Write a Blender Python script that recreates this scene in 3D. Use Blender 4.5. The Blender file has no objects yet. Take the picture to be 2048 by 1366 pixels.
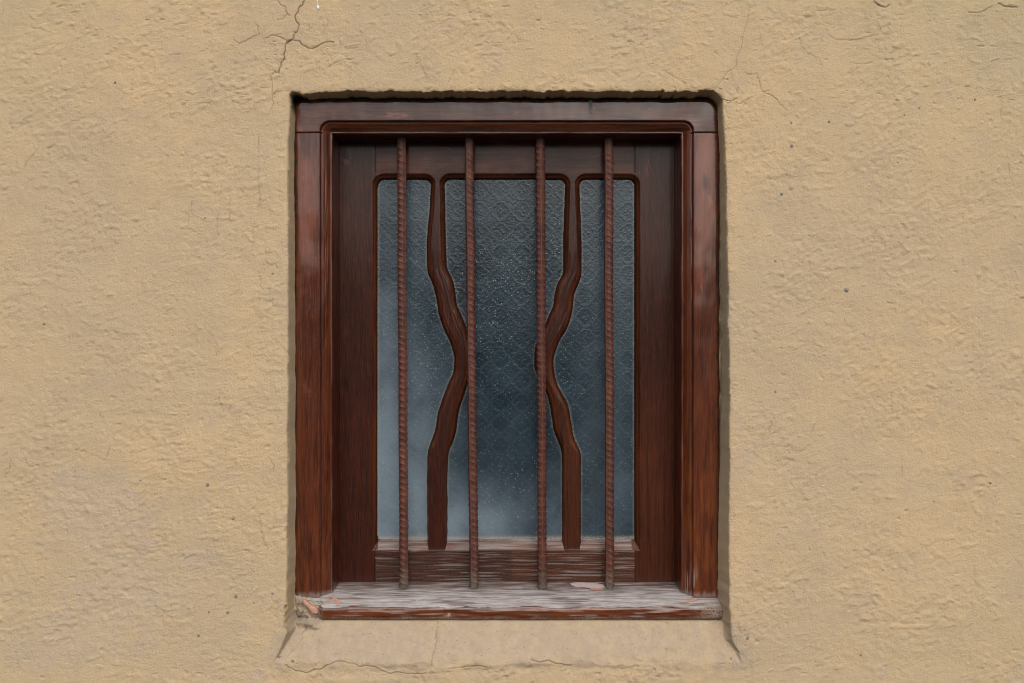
import bpy, math, random
import numpy as np

# ------------------------------------------------------------------ camera, light, exposure
S = 0.0006            # metres per unit; one unit is one photo pixel on the wall plane
D = 2000.0            # camera distance in units (1.2 m)
ZC = 1.45             # height of the lens above the ground
sc = bpy.context.scene
COL = sc.collection
cam_d = bpy.data.cameras.new('camera')
cam = bpy.data.objects.new('camera', cam_d); COL.objects.link(cam)
cam.location = (0, -D * S, ZC); cam.rotation_euler = (math.radians(90), 0, 0)
cam_d.sensor_width = 36.0; cam_d.lens = 36.0 * D / 2048.0
cam_d.clip_start = 0.02; cam_d.clip_end = 3000
sc.camera = cam

SUN_EL, SUN_AZ = math.radians(38), math.radians(9)      # azimuth from straight in front of the wall, minus = left
w = bpy.data.worlds.new('World'); sc.world = w; w.use_nodes = True
nt = w.node_tree; nt.nodes.clear()
sky = nt.nodes.new('ShaderNodeTexSky'); sky.sky_type = 'NISHITA'; sky.sun_disc = False
sky.sun_elevation = SUN_EL; sky.sun_rotation = math.pi - SUN_AZ
sky.air_density = 1.0; sky.dust_density = 3.0; sky.ozone_density = 1.0
hs = nt.nodes.new('ShaderNodeHueSaturation'); hs.inputs['Saturation'].default_value = 0.55
bg = nt.nodes.new('ShaderNodeBackground'); bg.inputs['Strength'].default_value = 0.15
wo = nt.nodes.new('ShaderNodeOutputWorld')
nt.links.new(sky.outputs[0], hs.inputs['Color']); nt.links.new(hs.outputs[0], bg.inputs[0]); nt.links.new(bg.outputs[0], wo.inputs[0])
sl = bpy.data.lights.new('sun', 'SUN'); sl.energy = 1.0; sl.angle = math.radians(50); sl.color = (1.0, 0.95, 0.87)
so = bpy.data.objects.new('sun', sl); COL.objects.link(so)
so.rotation_euler = (math.radians(90) - SUN_EL, 0, SUN_AZ)
vs = sc.view_settings
vs.view_transform = 'Standard'; vs.look = 'None'; vs.gamma = 1; vs.use_curve_mapping = False
vs.exposure = 0.42
sc.cycles.filter_width = 1.05

# ------------------------------------------------------------------ numpy noise
def _hash(ix, iy, seed):
    h = (ix.astype(np.int64) * 374761393 + iy.astype(np.int64) * 668265263 + seed * 974711) & 0xFFFFFFFF
    h = ((h ^ (h >> 13)) * 1274126177) & 0xFFFFFFFF
    h = ((h ^ (h >> 15)) * 2246822519) & 0xFFFFFFFF
    return ((h ^ (h >> 16)) & 0xFFFF) / 65535.0
def noise(x, y, seed=0):
    """gradient noise in about -1..1"""
    x0 = np.floor(x); y0 = np.floor(y); fx = x - x0; fy = y - y0
    u = fx * fx * fx * (fx * (fx * 6 - 15) + 10); v = fy * fy * fy * (fy * (fy * 6 - 15) + 10)
    def g(dx, dy):
        a = _hash(x0 + dx, y0 + dy, seed) * 2 * np.pi
        return np.cos(a) * (fx - dx) + np.sin(a) * (fy - dy)
    a = g(0, 0) * (1 - u) + g(1, 0) * u
    b = g(0, 1) * (1 - u) + g(1, 1) * u
    return (a * (1 - v) + b * v) * 1.5
def fbm(x, y, seed=0, octv=4, gain=0.5):
    t = 0; a = 1.0
    for k in range(octv):
        t = t + a * noise(x, y, seed + 31 * k); x, y = 1.62 * x - 1.22 * y + 17.3, 1.22 * x + 1.62 * y + 5.9; a *= gain
    return t
def sstep(a, b, x):
    t = np.clip((x - a) / (b - a), 0, 1); return t * t * (3 - 2 * t)
def lines(*segs):
    """(start, end, step) runs joined into one sorted list of grid lines"""
    out = []
    for a, b, st in segs:
        n = max(1, int(round((b - a) / st))); out.append(np.linspace(a, b, n + 1))
    v = np.sort(np.concatenate(out)); return v[np.concatenate(([True], np.diff(v) > 0.05))]
def banded(a, b, step, bands):
    """grid lines from a to b at step, refined inside the bands (lo, hi, fine)"""
    v = [a]
    while v[-1] < b:
        x = v[-1]; st = step
        for lo, hi, f in bands:
            if lo <= x < hi: st = min(st, f)
            elif x < lo and x + st > lo: st = max(0.05, lo - x)
        v.append(x + st)
    return np.array(v)

def link(name, me, parent=None, mat=None):
    o = bpy.data.objects.new(name, me); COL.objects.link(o)
    if parent: o.parent = parent
    if mat and not me.materials: me.materials.append(mat)
    return o
def tag(o, label=None, cat=None, group=None, kind=None):
    for k, v in (('label', label), ('category', cat), ('group', group), ('kind', kind)):
        if v: o[k] = v
    return o
def mesh_np(name, V, F, attrs=None, smooth=True):
    me = bpy.data.meshes.new(name)
    F = np.asarray(F, np.int32); n = len(F)
    me.vertices.add(len(V)); me.vertices.foreach_set('co', np.ascontiguousarray(V, np.float32).ravel())
    k = F.shape[1]
    me.loops.add(n * k); me.loops.foreach_set('vertex_index', F.ravel())
    me.polygons.add(n); me.polygons.foreach_set('loop_start', np.arange(0, n * k, k, dtype=np.int32))
    if smooth: me.polygons.foreach_set('use_smooth', np.ones(n, bool))
    for an, av in (attrs or {}).items():
        a = me.attributes.new(an, 'FLOAT', 'POINT'); a.data.foreach_set('value', np.ascontiguousarray(av, np.float32).ravel())
    me.update(calc_edges=True)
    return me
def field_mesh(name, X, Z, Y, keep, attrs=None):
    """grid X,Z (units), depth Y (units, into the wall); keep is a mask over faces"""
    nz, nx = X.shape
    idx = np.arange(nz * nx).reshape(nz, nx)
    F = np.stack([idx[:-1, :-1], idx[:-1, 1:], idx[1:, 1:], idx[1:, :-1]], -1)[keep]
    used = np.zeros(nz * nx, bool); used[F.ravel()] = True
    remap = np.cumsum(used) - 1
    V = np.stack([X.ravel() * S, Y.ravel() * S, Z.ravel() * S], -1)[used]
    at = {k: np.broadcast_to(v, X.shape).ravel()[used] for k, v in (attrs or {}).items()}
    return mesh_np(name, V, remap[F], at)
def fc(A):  # face centre value
    return (A[:-1, :-1] + A[1:, :-1] + A[:-1, 1:] + A[1:, 1:]) / 4

# ------------------------------------------------------------------ materials
class NT:
    def __init__(s, name):
        s.m = bpy.data.materials.new(name); s.m.use_nodes = True
        s.t = s.m.node_tree; s.t.nodes.clear()
        s.out = s.n('ShaderNodeOutputMaterial'); s.p = s.n('ShaderNodeBsdfPrincipled')
        s.l(s.p.outputs[0], s.out.inputs[0])
        s.tc = s.n('ShaderNodeTexCoord').outputs['Object']
    def n(s, typ, **kw):
        x = s.t.nodes.new(typ)
        for k, v in kw.items(): setattr(x, k, v)
        return x
    def l(s, a, b): s.t.links.new(a, b)
    def setin(s, sock, v):
        if isinstance(v, (int, float)): sock.default_value = v
        elif isinstance(v, tuple): sock.default_value = v if len(v) == len(sock.default_value) else v + (1,)
        else: s.l(v, sock)
    def mapping(s, scale=(1, 1, 1), rot=(0, 0, 0), src=None):
        m = s.n('ShaderNodeMapping'); m.inputs['Scale'].default_value = scale; m.inputs['Rotation'].default_value = rot
        s.l(src or s.tc, m.inputs[0]); return m.outputs[0]
    def noise(s, vec, scale, detail=4, rough=0.55, dist=0.0):
        x = s.n('ShaderNodeTexNoise'); s.l(vec, x.inputs['Vector'])
        x.inputs['Scale'].default_value = scale; x.inputs['Detail'].default_value = detail
        x.inputs['Roughness'].default_value = rough; x.inputs['Distortion'].default_value = dist
        return x.outputs[0]
    def ramp(s, f, a, b, va=0.0, vb=1.0, smooth=True):
        x = s.n('ShaderNodeMapRange'); x.interpolation_type = 'SMOOTHSTEP' if smooth else 'LINEAR'
        s.l(f, x.inputs['Value'])
        for i, v in zip(('From Min', 'From Max', 'To Min', 'To Max'), (a, b, va, vb)): x.inputs[i].default_value = v
        return x.outputs[0]
    def mix(s, f, a, b, blend='MIX'):
        x = s.n('ShaderNodeMix', data_type='RGBA', blend_type=blend)
        s.setin(x.inputs[0], f); s.setin(x.inputs[6], a); s.setin(x.inputs[7], b); return x.outputs[2]
    def math(s, op, a, b=0.0, c=None):
        x = s.n('ShaderNodeMath', operation=op); s.setin(x.inputs[0], a); s.setin(x.inputs[1], b)
        if c is not None: s.setin(x.inputs[2], c)
        return x.outputs[0]
    def attr(s, name): return s.n('ShaderNodeAttribute', attribute_name=name).outputs['Fac']
    def bump(s, h, dist, strength=1.0, prev=None):
        x = s.n('ShaderNodeBump'); x.inputs['Strength'].default_value = strength; x.inputs['Distance'].default_value = dist
        s.l(h, x.inputs['Height'])
        if prev is not None: s.l(prev, x.inputs['Normal'])
        return x.outputs[0]
    def set(s, **kw):
        for k, v in kw.items(): s.setin(s.p.inputs[k.replace('_', ' ')], v)
        return s.m

def plaster_mat():
    t = NT('ochre_plaster')
    big = t.noise(t.tc, 5.0, 5, 0.6); mid = t.noise(t.tc, 38, 5, 0.6); fine = t.noise(t.tc, 900, 3, 0.6)
    c = t.mix(t.ramp(big, 0.36, 0.64), (0.488, 0.358, 0.209), (0.432, 0.333, 0.210))
    c = t.mix(t.ramp(mid, 0.45, 0.72, 0, 0.45), c, (0.405, 0.303, 0.190))
    c = t.mix(t.ramp(fine, 0.35, 0.62, 0.0, 0.15), c, (0.30, 0.215, 0.135))
    green = t.attr('vignette_tint')  # greenish lens vignette painted into the plaster towards the corners
    c = t.mix(t.math('MULTIPLY', green, 0.55), c, (0.36, 0.315, 0.185))
    # grey mortar where the limewash has worn off
    grey = t.math('MULTIPLY', t.attr('grey'), t.ramp(t.noise(t.tc, 260, 4, 0.65), 0.34, 0.56))
    c = t.mix(grey, c, (0.415, 0.325, 0.228))
    mort = t.attr('mortar')
    c = t.mix(mort, c, t.mix(t.ramp(fine, 0.35, 0.65), (0.27, 0.22, 0.17), (0.39, 0.32, 0.24)))
    # little dark grit
    v = t.n('ShaderNodeTexVoronoi', feature='F1'); t.l(t.tc, v.inputs['Vector']); v.inputs['Scale'].default_value = 105
    rnd = t.n('ShaderNodeSeparateColor'); t.l(v.outputs['Color'], rnd.inputs[0])
    spot = t.math('MULTIPLY', t.ramp(v.outputs['Distance'], 0.06, 0.16, 1, 0), t.ramp(rnd.outputs[0], 0.93, 0.95))
    v2 = t.n('ShaderNodeTexVoronoi', feature='F1'); t.l(t.tc, v2.inputs['Vector']); v2.inputs['Scale'].default_value = 330
    rn2 = t.n('ShaderNodeSeparateColor'); t.l(v2.outputs['Color'], rn2.inputs[0])
    sp2 = t.math('MULTIPLY', t.ramp(v2.outputs['Distance'], 0.12, 0.32, 1, 0), t.ramp(rn2.outputs[0], 0.86, 0.90))
    c = t.mix(t.math('MULTIPLY', t.attr('grit'), t.ramp(t.noise(t.tc, 70, 5, 0.68), 0.30, 0.66, 0.10, 0.75)), c, (0.335, 0.262, 0.190))
    c = t.mix(t.math('MULTIPLY', sp2, t.attr('grit')), c, t.mix(rn2.outputs[1], (0.16, 0.15, 0.15), (0.24, 0.17, 0.12)))
    c = t.mix(t.math('MULTIPLY', spot, 0.5), c, (0.15, 0.10, 0.065))
    c = t.mix(t.math('MULTIPLY', t.attr('crack'), t.ramp(mid, 0.30, 0.62, 0.55, 0.95)), c, (0.045, 0.028, 0.016))
    c = t.mix(t.attr('gap_shade_dirt'), c, (0.018, 0.014, 0.011))  # near-black shade of the gap, with corner debris, put into the colour
    b = t.bump(t.noise(t.tc, 430, 5, 0.74), 0.0022, 0.80)
    b = t.bump(t.noise(t.tc, 190, 5, 0.62), 0.0020, 0.42, b)
    return t.set(Base_Color=c, Roughness=0.93, Specular_IOR_Level=0.22, Normal=b)

def wood_mat(name, axis, c_dark, c_mid, c_hi, rough=(0.30, 0.46), coat=0.58, fade=0.40):
    """glossy red-brown stained wood; axis is the grain direction"""
    t = NT(name)
    sc3 = (11, 60, 230) if axis == 'x' else (230, 60, 11)
    g = t.noise(t.mapping(sc3), 1.0, 6, 0.62, 0.7)
    g2 = t.noise(t.mapping((42, 150, 820) if axis == 'x' else (820, 150, 42)), 1.0, 3, 0.6, 0.3)
    big = t.noise(t.mapping((6, 6, 14) if axis == 'x' else (14, 6, 6)), 1.0, 4, 0.6, 0.4)
    c = t.mix(t.ramp(g, 0.30, 0.70), c_dark, c_mid)
    c = t.mix(t.ramp(big, 0.36, 0.66, 0.55, 0), c, tuple(0.9 * v for v in c_dark))
    c = t.mix(t.ramp(g2, 0.50, 0.74, 0, 0.70), c, c_hi)
    c = t.mix(t.ramp(g2, 0.27, 0.45, 0.75, 0), c, tuple(0.3 * v for v in c_dark))
    fd = t.math('MULTIPLY', t.attr('fade'), t.ramp(big, 0.48, 0.66))
    c = t.mix(t.math('MULTIPLY', fd, fade), c, (0.235, 0.085, 0.055))
    sm = t.noise(t.mapping((26, 26, 60) if axis == 'x' else (60, 26, 26)), 1.0, 5, 0.66, 0.8)
    c = t.mix(t.math('MULTIPLY', t.ramp(sm, 0.60, 0.70), t.math('MULTIPLY', t.attr('fade'), 0.45)), c, (0.26, 0.105, 0.070))
    kv = t.n('ShaderNodeTexVoronoi', feature='F1'); t.l(t.mapping((11, 18, 24) if axis == 'x' else (24, 18, 11)), kv.inputs['Vector']); kv.inputs['Scale'].default_value = 1.0
    kr = t.n('ShaderNodeSeparateColor'); t.l(kv.outputs['Color'], kr.inputs[0])
    knot = t.math('MULTIPLY', t.ramp(kv.outputs['Distance'], 0.03, 0.15, 1, 0), t.ramp(kr.outputs[0], 0.70, 0.74))
    c = t.mix(t.math('MULTIPLY', knot, 0.7), c, tuple(0.35 * v for v in c_dark))
    c = t.mix(t.ramp(sm, 0.42, 0.28, 0, 0.45), c, tuple(0.5 * v for v in c_dark))
    amber = t.attr('amber')
    c = t.mix(t.math('MULTIPLY', amber, t.ramp(g, 0.30, 0.62, 0.15, 0.9)), c, (0.125, 0.0330, 0.0080))
    wear = t.attr('wear')
    c = t.mix(wear, c, t.mix(t.ramp(g2, 0.34, 0.64), (0.245, 0.215, 0.20), (0.38, 0.352, 0.338)))
    grime = t.math('MULTIPLY', t.attr('dirt'), t.ramp(t.noise(t.tc, 330, 4, 0.65), 0.30, 0.52))
    c = t.mix(grime, c, (0.012, 0.009, 0.007))
    dust = t.attr('dust')
    c = t.mix(t.math('MULTIPLY', dust, t.ramp(t.noise(t.tc, 480, 4, 0.7), 0.30, 0.68)), c, (0.26, 0.215, 0.175))
    r = t.ramp(g, 0.3, 0.7, rough[1], rough[0])
    r = t.math('ADD', r, t.math('MULTIPLY', t.math('MAXIMUM', wear, t.math('MAXIMUM', grime, dust)), 0.4))
    h = t.math('ADD', t.math('MULTIPLY', g, 0.7), t.math('MULTIPLY', g2, 0.45))
    b = t.bump(h, 0.0010, 0.60)
    b = t.bump(t.noise(t.tc, 60, 3, 0.5), 0.0014, 0.30, b)
    t.p.inputs['Coat Roughness'].default_value = 0.13
    return t.set(Base_Color=c, Roughness=r, Specular_IOR_Level=0.10, Coat_Weight=t.math('MULTIPLY', t.math('SUBTRACT', 1.0, t.math('MAXIMUM', wear, dust)), coat), Normal=b)

def glass_mat():
    t = NT('patterned_glass')
    painted_reflection = t.attr('painted_reflection')  # cloudy reflection low in the panes, painted as a pale film
    n = t.noise(t.tc, 30, 5, 0.62); f = t.noise(t.tc, 700, 3, 0.6)
    c = t.mix(t.ramp(n, 0.35, 0.68), (0.0055, 0.0130, 0.0200), (0.0115, 0.0235, 0.0335))
    c = t.mix(t.math('MULTIPLY', painted_reflection, t.ramp(n, 0.25, 0.6, 0.82, 1.0)), c, (0.120, 0.158, 0.190))
    c = t.mix(t.math('MULTIPLY', t.attr('relief'), t.ramp(f, 0.40, 0.66, 0.03, 0.30)), c, (0.100, 0.125, 0.130))
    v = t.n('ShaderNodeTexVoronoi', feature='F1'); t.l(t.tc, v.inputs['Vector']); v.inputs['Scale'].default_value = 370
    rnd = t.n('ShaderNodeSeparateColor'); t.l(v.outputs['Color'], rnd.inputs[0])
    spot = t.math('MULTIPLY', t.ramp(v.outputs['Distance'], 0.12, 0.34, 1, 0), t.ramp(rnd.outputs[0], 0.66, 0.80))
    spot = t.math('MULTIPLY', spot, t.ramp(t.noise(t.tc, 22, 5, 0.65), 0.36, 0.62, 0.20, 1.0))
    c = t.mix(t.math('MULTIPLY', spot, t.attr('painted_glints')), c, t.mix(rnd.outputs[1], (0.07, 0.10, 0.11), (0.36, 0.40, 0.40)))  # sparkle off the embossing painted as pale dots
    edge = t.attr('dust')
    c = t.mix(t.math('MULTIPLY', edge, t.ramp(f, 0.3, 0.62)), c, (0.27, 0.235, 0.20))
    r = t.math('ADD', 0.14, t.math('MULTIPLY', t.math('MAXIMUM', painted_reflection, spot), 0.30))
    b = t.bump(t.noise(t.tc, 420, 3, 0.6), 0.0006, 0.35)
    return t.set(Base_Color=c, Roughness=r, IOR=1.5, Specular_IOR_Level=0.26, Normal=b)

def bar_mat():
    t = NT('brown_painted_steel')
    n = t.noise(t.tc, 90, 5, 0.65); f = t.noise(t.tc, 520, 3, 0.6)
    c = t.mix(t.ramp(n, 0.32, 0.66), (0.040, 0.0125, 0.0078), (0.078, 0.0240, 0.0150))
    c = t.mix(t.ramp(f, 0.60, 0.76, 0, 0.4), c, (0.15, 0.068, 0.046))
    ru = t.noise(t.tc, 34, 5, 0.7)
    c = t.mix(t.ramp(ru, 0.54, 0.68, 0, 0.75), c, (0.098, 0.030, 0.014))
    c = t.mix(t.ramp(ru, 0.42, 0.30, 0, 0.6), c, (0.036, 0.018, 0.013))
    c = t.mix(t.math('MULTIPLY', t.attr('ridge'), t.ramp(f, 0.34, 0.6, 0.03, 0.25)), c, (0.15, 0.070, 0.050))
    c = t.mix(t.math('MULTIPLY', t.attr('dirt'), t.ramp(n, 0.30, 0.55, 0.35, 1.0)), c, t.mix(f, (0.03, 0.02, 0.014), (0.14, 0.10, 0.075)))
    b = t.bump(t.noise(t.tc, 650, 4, 0.65), 0.0006, 0.6)
    return t.set(Base_Color=c, Roughness=t.ramp(f, 0.3, 0.7, 0.48, 0.70), Specular_IOR_Level=0.3, Normal=b)

def plain_mat(name, a, b, scale=400, rough=0.85):
    t = NT(name); n = t.noise(t.tc, scale, 4, 0.6)
    return t.set(Base_Color=t.mix(t.ramp(n, 0.35, 0.65), a, b), Roughness=rough, Normal=t.bump(n, 0.0005, 0.6))

M_PLASTER = plaster_mat()
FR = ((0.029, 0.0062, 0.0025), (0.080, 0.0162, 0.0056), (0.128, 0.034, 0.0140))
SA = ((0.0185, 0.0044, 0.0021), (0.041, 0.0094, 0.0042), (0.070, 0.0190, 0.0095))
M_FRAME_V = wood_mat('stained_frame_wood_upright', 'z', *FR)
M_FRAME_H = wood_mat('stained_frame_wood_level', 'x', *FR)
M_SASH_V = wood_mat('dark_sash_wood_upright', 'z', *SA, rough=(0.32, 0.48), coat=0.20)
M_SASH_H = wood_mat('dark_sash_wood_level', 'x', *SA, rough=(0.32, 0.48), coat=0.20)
M_GLASS = glass_mat()
M_BAR = bar_mat()
M_STONE = plain_mat('grey_grit_stone', (0.11, 0.095, 0.085), (0.20, 0.18, 0.165))
M_RUST = plain_mat('brown_grit_stone', (0.13, 0.08, 0.05), (0.22, 0.14, 0.085))
M_STRAW = plain_mat('pale_straw', (0.36, 0.30, 0.19), (0.55, 0.48, 0.34))
M_WHITE = plain_mat('white_paint_drip', (0.50, 0.52, 0.55), (0.72, 0.74, 0.76), 300, 0.5)
M_SALMON = plain_mat('salmon_old_paint', (0.34, 0.170, 0.122), (0.43, 0.235, 0.175), 300, 0.8)
M_PINK = plain_mat('pale_pink_old_paint', (0.38, 0.285, 0.25), (0.46, 0.36, 0.33), 300, 0.8)
M_SLATE = plain_mat('slate_blue_paint', (0.055, 0.055, 0.065), (0.085, 0.085, 0.10), 300, 0.6)
M_GROUND = plain_mat('trodden_earth', (0.060, 0.052, 0.042), (0.095, 0.083, 0.066), 6, 0.95)
M_HILL = plain_mat('unseen_wooded_hill', (0.018, 0.025, 0.015), (0.042, 0.050, 0.028), 0.4, 1.0)

# ------------------------------------------------------------------ beyond the frame: ground, and a skyline added to shape reflections
def sheet(name, xs, ys, fn, mat):
    X, Y = np.meshgrid(xs, ys); Zv = fn(X, Y); nz, nx = X.shape
    idx = np.arange(nz * nx).reshape(nz, nx)
    F = np.stack([idx[:-1, :-1], idx[:-1, 1:], idx[1:, 1:], idx[1:, :-1]], -1).reshape(-1, 4)
    o = link(name, mesh_np(name, np.stack([X.ravel(), Y.ravel(), Zv.ravel()], -1), F), None, mat)
    return tag(o, kind='structure')
sheet('ground', np.linspace(-600, 600, 61), np.linspace(-600, 600, 61), lambda X, Y: 0 * X, M_GROUND)
def hill_h(X, Y):
    a = X / 60.0
    return sstep(-14, -26, Y) * (3.9 + 1.2 * fbm(a * 5, Y / 40, 5, 3)) + sstep(-40, -220, Y) * (7 + 5 * fbm(X / 70, Y / 90, 9, 4)) - 0.4
sheet('unseen_hills', np.linspace(-260, 260, 200), np.linspace(-260, -14, 90), hill_h, M_HILL)  # unseen dark skyline added behind the camera to shape the window's reflections

# ------------------------------------------------------------------ plastered wall
def tilt(z):            # the wall leans a little: deeper at the top
    return np.clip(10.5 + z * 0.0275, -30, 40)
XL = [(-683, 538), (-640, 545), (-612, 560), (-580, 571), (-417, 574), (-130, 575), (83, 576), (383, 575), (470, 578), (700, 579)]
XR = [(-683, 1494), (-640, 1484), (-600, 1468), (-560, 1461), (-417, 1459), (-130, 1461), (83, 1458), (383, 1452), (470, 1446), (700, 1445)]
def wall_edges(z):
    f = 1 + tilt(z) / D
    l = np.interp(z, [a for a, b in XL], [(b - 1024) for a, b in XL]) * f
    r = np.interp(z, [a for a, b in XR], [(b - 1024) for a, b in XR]) * f
    return l, r

CRACKS = []   # (points in photo pixels, half width, depth)
def crack(w_, d_, *p): CRACKS.append((p, w_, d_))
crack(1.5, 4, (604,-30),(599.6,0.7),(593,4.4),(590,14.6),(585.7,19),(584.2,27),(587,36),(592.6,40.7),(588.6,55),(582.8,58.6),(579.8,70),(570.3,74.7))
crack(2.6, 6, (576,72),(570,74.7),(567,78))
crack(1.4, 4, (570.3,74.7),(563.7,82),(564,94),(561,101),(563,107.7),(555,120),(556,124.5),(552,132),(551,139),(542.5,136))
crack(0.9, 2, (542.5,136),(534,146),(539,160),(538,179),(541,200),(536,215))
crack(1.3, 4, (579,72),(592,73),(597.4,81),(604.7,83.5),(610.6,88),(621.6,88),(631.8,82.8),(639,79),(651,75.4),(662.6,76))
crack(1.1, 3, (570,74),(554,66),(545,63.7),(534,63),(523,69.6))
crack(1.0, 3, (548,-10),(554,.7),(564.5,4.4),(567,16),(573,22)); crack(0.8, 2, (567,20.5),(559,30),(553,29))
crack(0.9, 3, (458,68),(470,79),(484,74),(497,66),(511,61),(509,45),(503,36))
crack(0.62, 2, (1508,0),(1504,14),(1499,40),(1492,60),(1491,80),(1480,105),(1478,125),(1465,134),(1455,145),(1437,170))
crack(0.9, 3, (1446,191),(1455,194),(1463,196),(1472,194.5),(1480,190))
crack(1.0, 3, (1335,135),(1343,141),(1350,144),(1358,149.5),(1366,155),(1374,160),(1376,172))
crack(0.8, 3, (1495,138),(1503,142),(1518,140),(1525,158),(1530,176),(1540,181),(1553,186),(1566,200),(1580,216))
crack(0.8, 2, (1605,60),(1612,85),(1625,100),(1645,108),(1652,125))
crack(0.7, 2, (1665,62),(1680,70),(1700,72),(1730,70),(1768,58)); crack(0.7, 2, (1768,40),(1775,58),(1783,70))
crack(1.6, 4, (1758,-6),(1770,2),(1780,5),(1790,0)); crack(1.6, 4, (2010,-4),(2025,3),(2048,5)); crack(1.2,3,(1950,14),(1968,17),(1985,10),(1998,2))
crack(0.7, 2, (510,260),(512,330),(511,360),(515,395),(510,412)); crack(1.0, 3, (510,412),(518,405),(522,398))
crack(0.6, 2, (505,440),(501,462),(503,478),(498,500)); crack(0.9, 3, (525,520),(536,530),(548,528),(552,536))
crack(0.8, 2, (512,540),(518,555),(516,568),(524,580)); crack(0.6, 2, (365,420),(372,430),(370,448)); crack(0.6,2,(378,400),(376,416),(381,428))
crack(0.6, 2, (430,425),(428,450),(431,470)); crack(0.6, 2, (500,600),(508,625),(520,640)); crack(0.6,2,(455,395),(452,420),(456,450))
crack(0.8, 2, (441,808),(440,820),(446,827)); crack(0.7, 2, (456,824),(460,810)); crack(0.8, 3, (218,890),(214,908),(208,922),(196,915),(170,905),(150,900))
crack(0.8, 2, (20,918),(18,940),(8,955)); crack(0.8, 3, (48,918),(58,934),(80,930),(100,925)); crack(0.7,2,(70,950),(60,965),(45,970))
crack(0.7, 2, (452,900),(448,925)); crack(0.7, 2, (535,915),(548,930),(546,945)); crack(0.7,2,(520,1030),(522,1060),(528,1085),(535,1100))
crack(0.95, 3, (869,1243),(873,1256),(869,1272),(872,1290),(868,1306),(864,1320),(865,1332))
crack(1.05, 4, (572,1328),(590,1338),(614,1344),(630,1338),(645,1336),(656,1328),(672,1322),(690,1322),(708,1326),(718,1332),(735,1330),(752,1333),(765,1340),(780,1346),(800,1342),(820,1346),(850,1344))
crack(1.3, 4, (1062,1318),(1080,1324),(1096,1320),(1115,1326),(1140,1330)); crack(1.1,3,(900,1336),(930,1332),(960,1330),(980,1335))
crack(0.75, 2, (1475,1245),(1480,1262),(1490,1270),(1500,1268)); crack(0.75,2,(1470,1300),(1488,1312),(1505,1325),(1520,1318))
crack(0.8, 2, (1805,912),(1807,955)); crack(0.7, 2, (1625,864),(1632,848)); crack(0.7,2,(1550,835),(1545,850),(1540,868))
crack(0.6, 2, (572,1316),(582,1305),(590,1296),(601,1282)); crack(1.0,3,(598,1276),(604,1270),(606,1262))
random.seed(7)
for _ in range(26):      # hairline shrinkage cracks scattered over the limewash
    x = random.choice([random.uniform(20, 560), random.uniform(1470, 2030), random.uniform(600, 1440)])
    y = random.uniform(10, 170) if 560 < x < 1470 else random.uniform(10, 1000)
    pts = [(x, y)]; a = random.uniform(0, 6.28)
    for k in range(random.randint(2, 5)):
        a += random.uniform(-0.9, 0.9); r = random.uniform(8, 18); x += r * math.cos(a); y += r * math.sin(a); pts.append((x, y))
    crack(0.55, 1.5, *pts)

def crack_field(X, Z, xs, zs):
    C = np.zeros_like(X); Dp = np.zeros_like(X)
    rng = np.random.RandomState(3)
    for pts, hw, dep in CRACKS:
        P = [(np.array(p) - (1024, 683)) * (1, -1) for p in pts]
        Q = [P[0]]
        for a, b in zip(P[:-1], P[1:]):
            L = np.hypot(*(b - a)); n = max(1, int(L / 3.5)); nv = np.array([-(b - a)[1], (b - a)[0]]) / max(L, 1e-6)
            for k in range(1, n + 1): Q.append(a + (b - a) * k / n + (nv * rng.uniform(-1.3, 1.3) if k < n else 0))
        for a, b in zip(Q[:-1], Q[1:]):
            i0, i1 = np.searchsorted(xs, [min(a[0], b[0]) - 9, max(a[0], b[0]) + 9])
            j0, j1 = np.searchsorted(zs, [min(a[1], b[1]) - 9, max(a[1], b[1]) + 9])
            if i1 <= i0 or j1 <= j0: continue
            x = X[j0:j1, i0:i1]; z = Z[j0:j1, i0:i1]; d = b - a; L2 = max(d @ d, 1e-6)
            t = np.clip(((x - a[0]) * d[0] + (z - a[1]) * d[1]) / L2, 0, 1)
            r = np.hypot(x - a[0] - t * d[0], z - a[1] - t * d[1])
            g = np.exp(-(r / max(hw * 0.62, 0.62)) ** 2) * min(0.92, 0.10 + hw * 0.5)
            C[j0:j1, i0:i1] = np.maximum(C[j0:j1, i0:i1], g)
            Dp[j0:j1, i0:i1] = np.maximum(Dp[j0:j1, i0:i1], np.exp(-(r / (hw * 0.85)) ** 2) * dep * 0.7)
    return C, Dp

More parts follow.
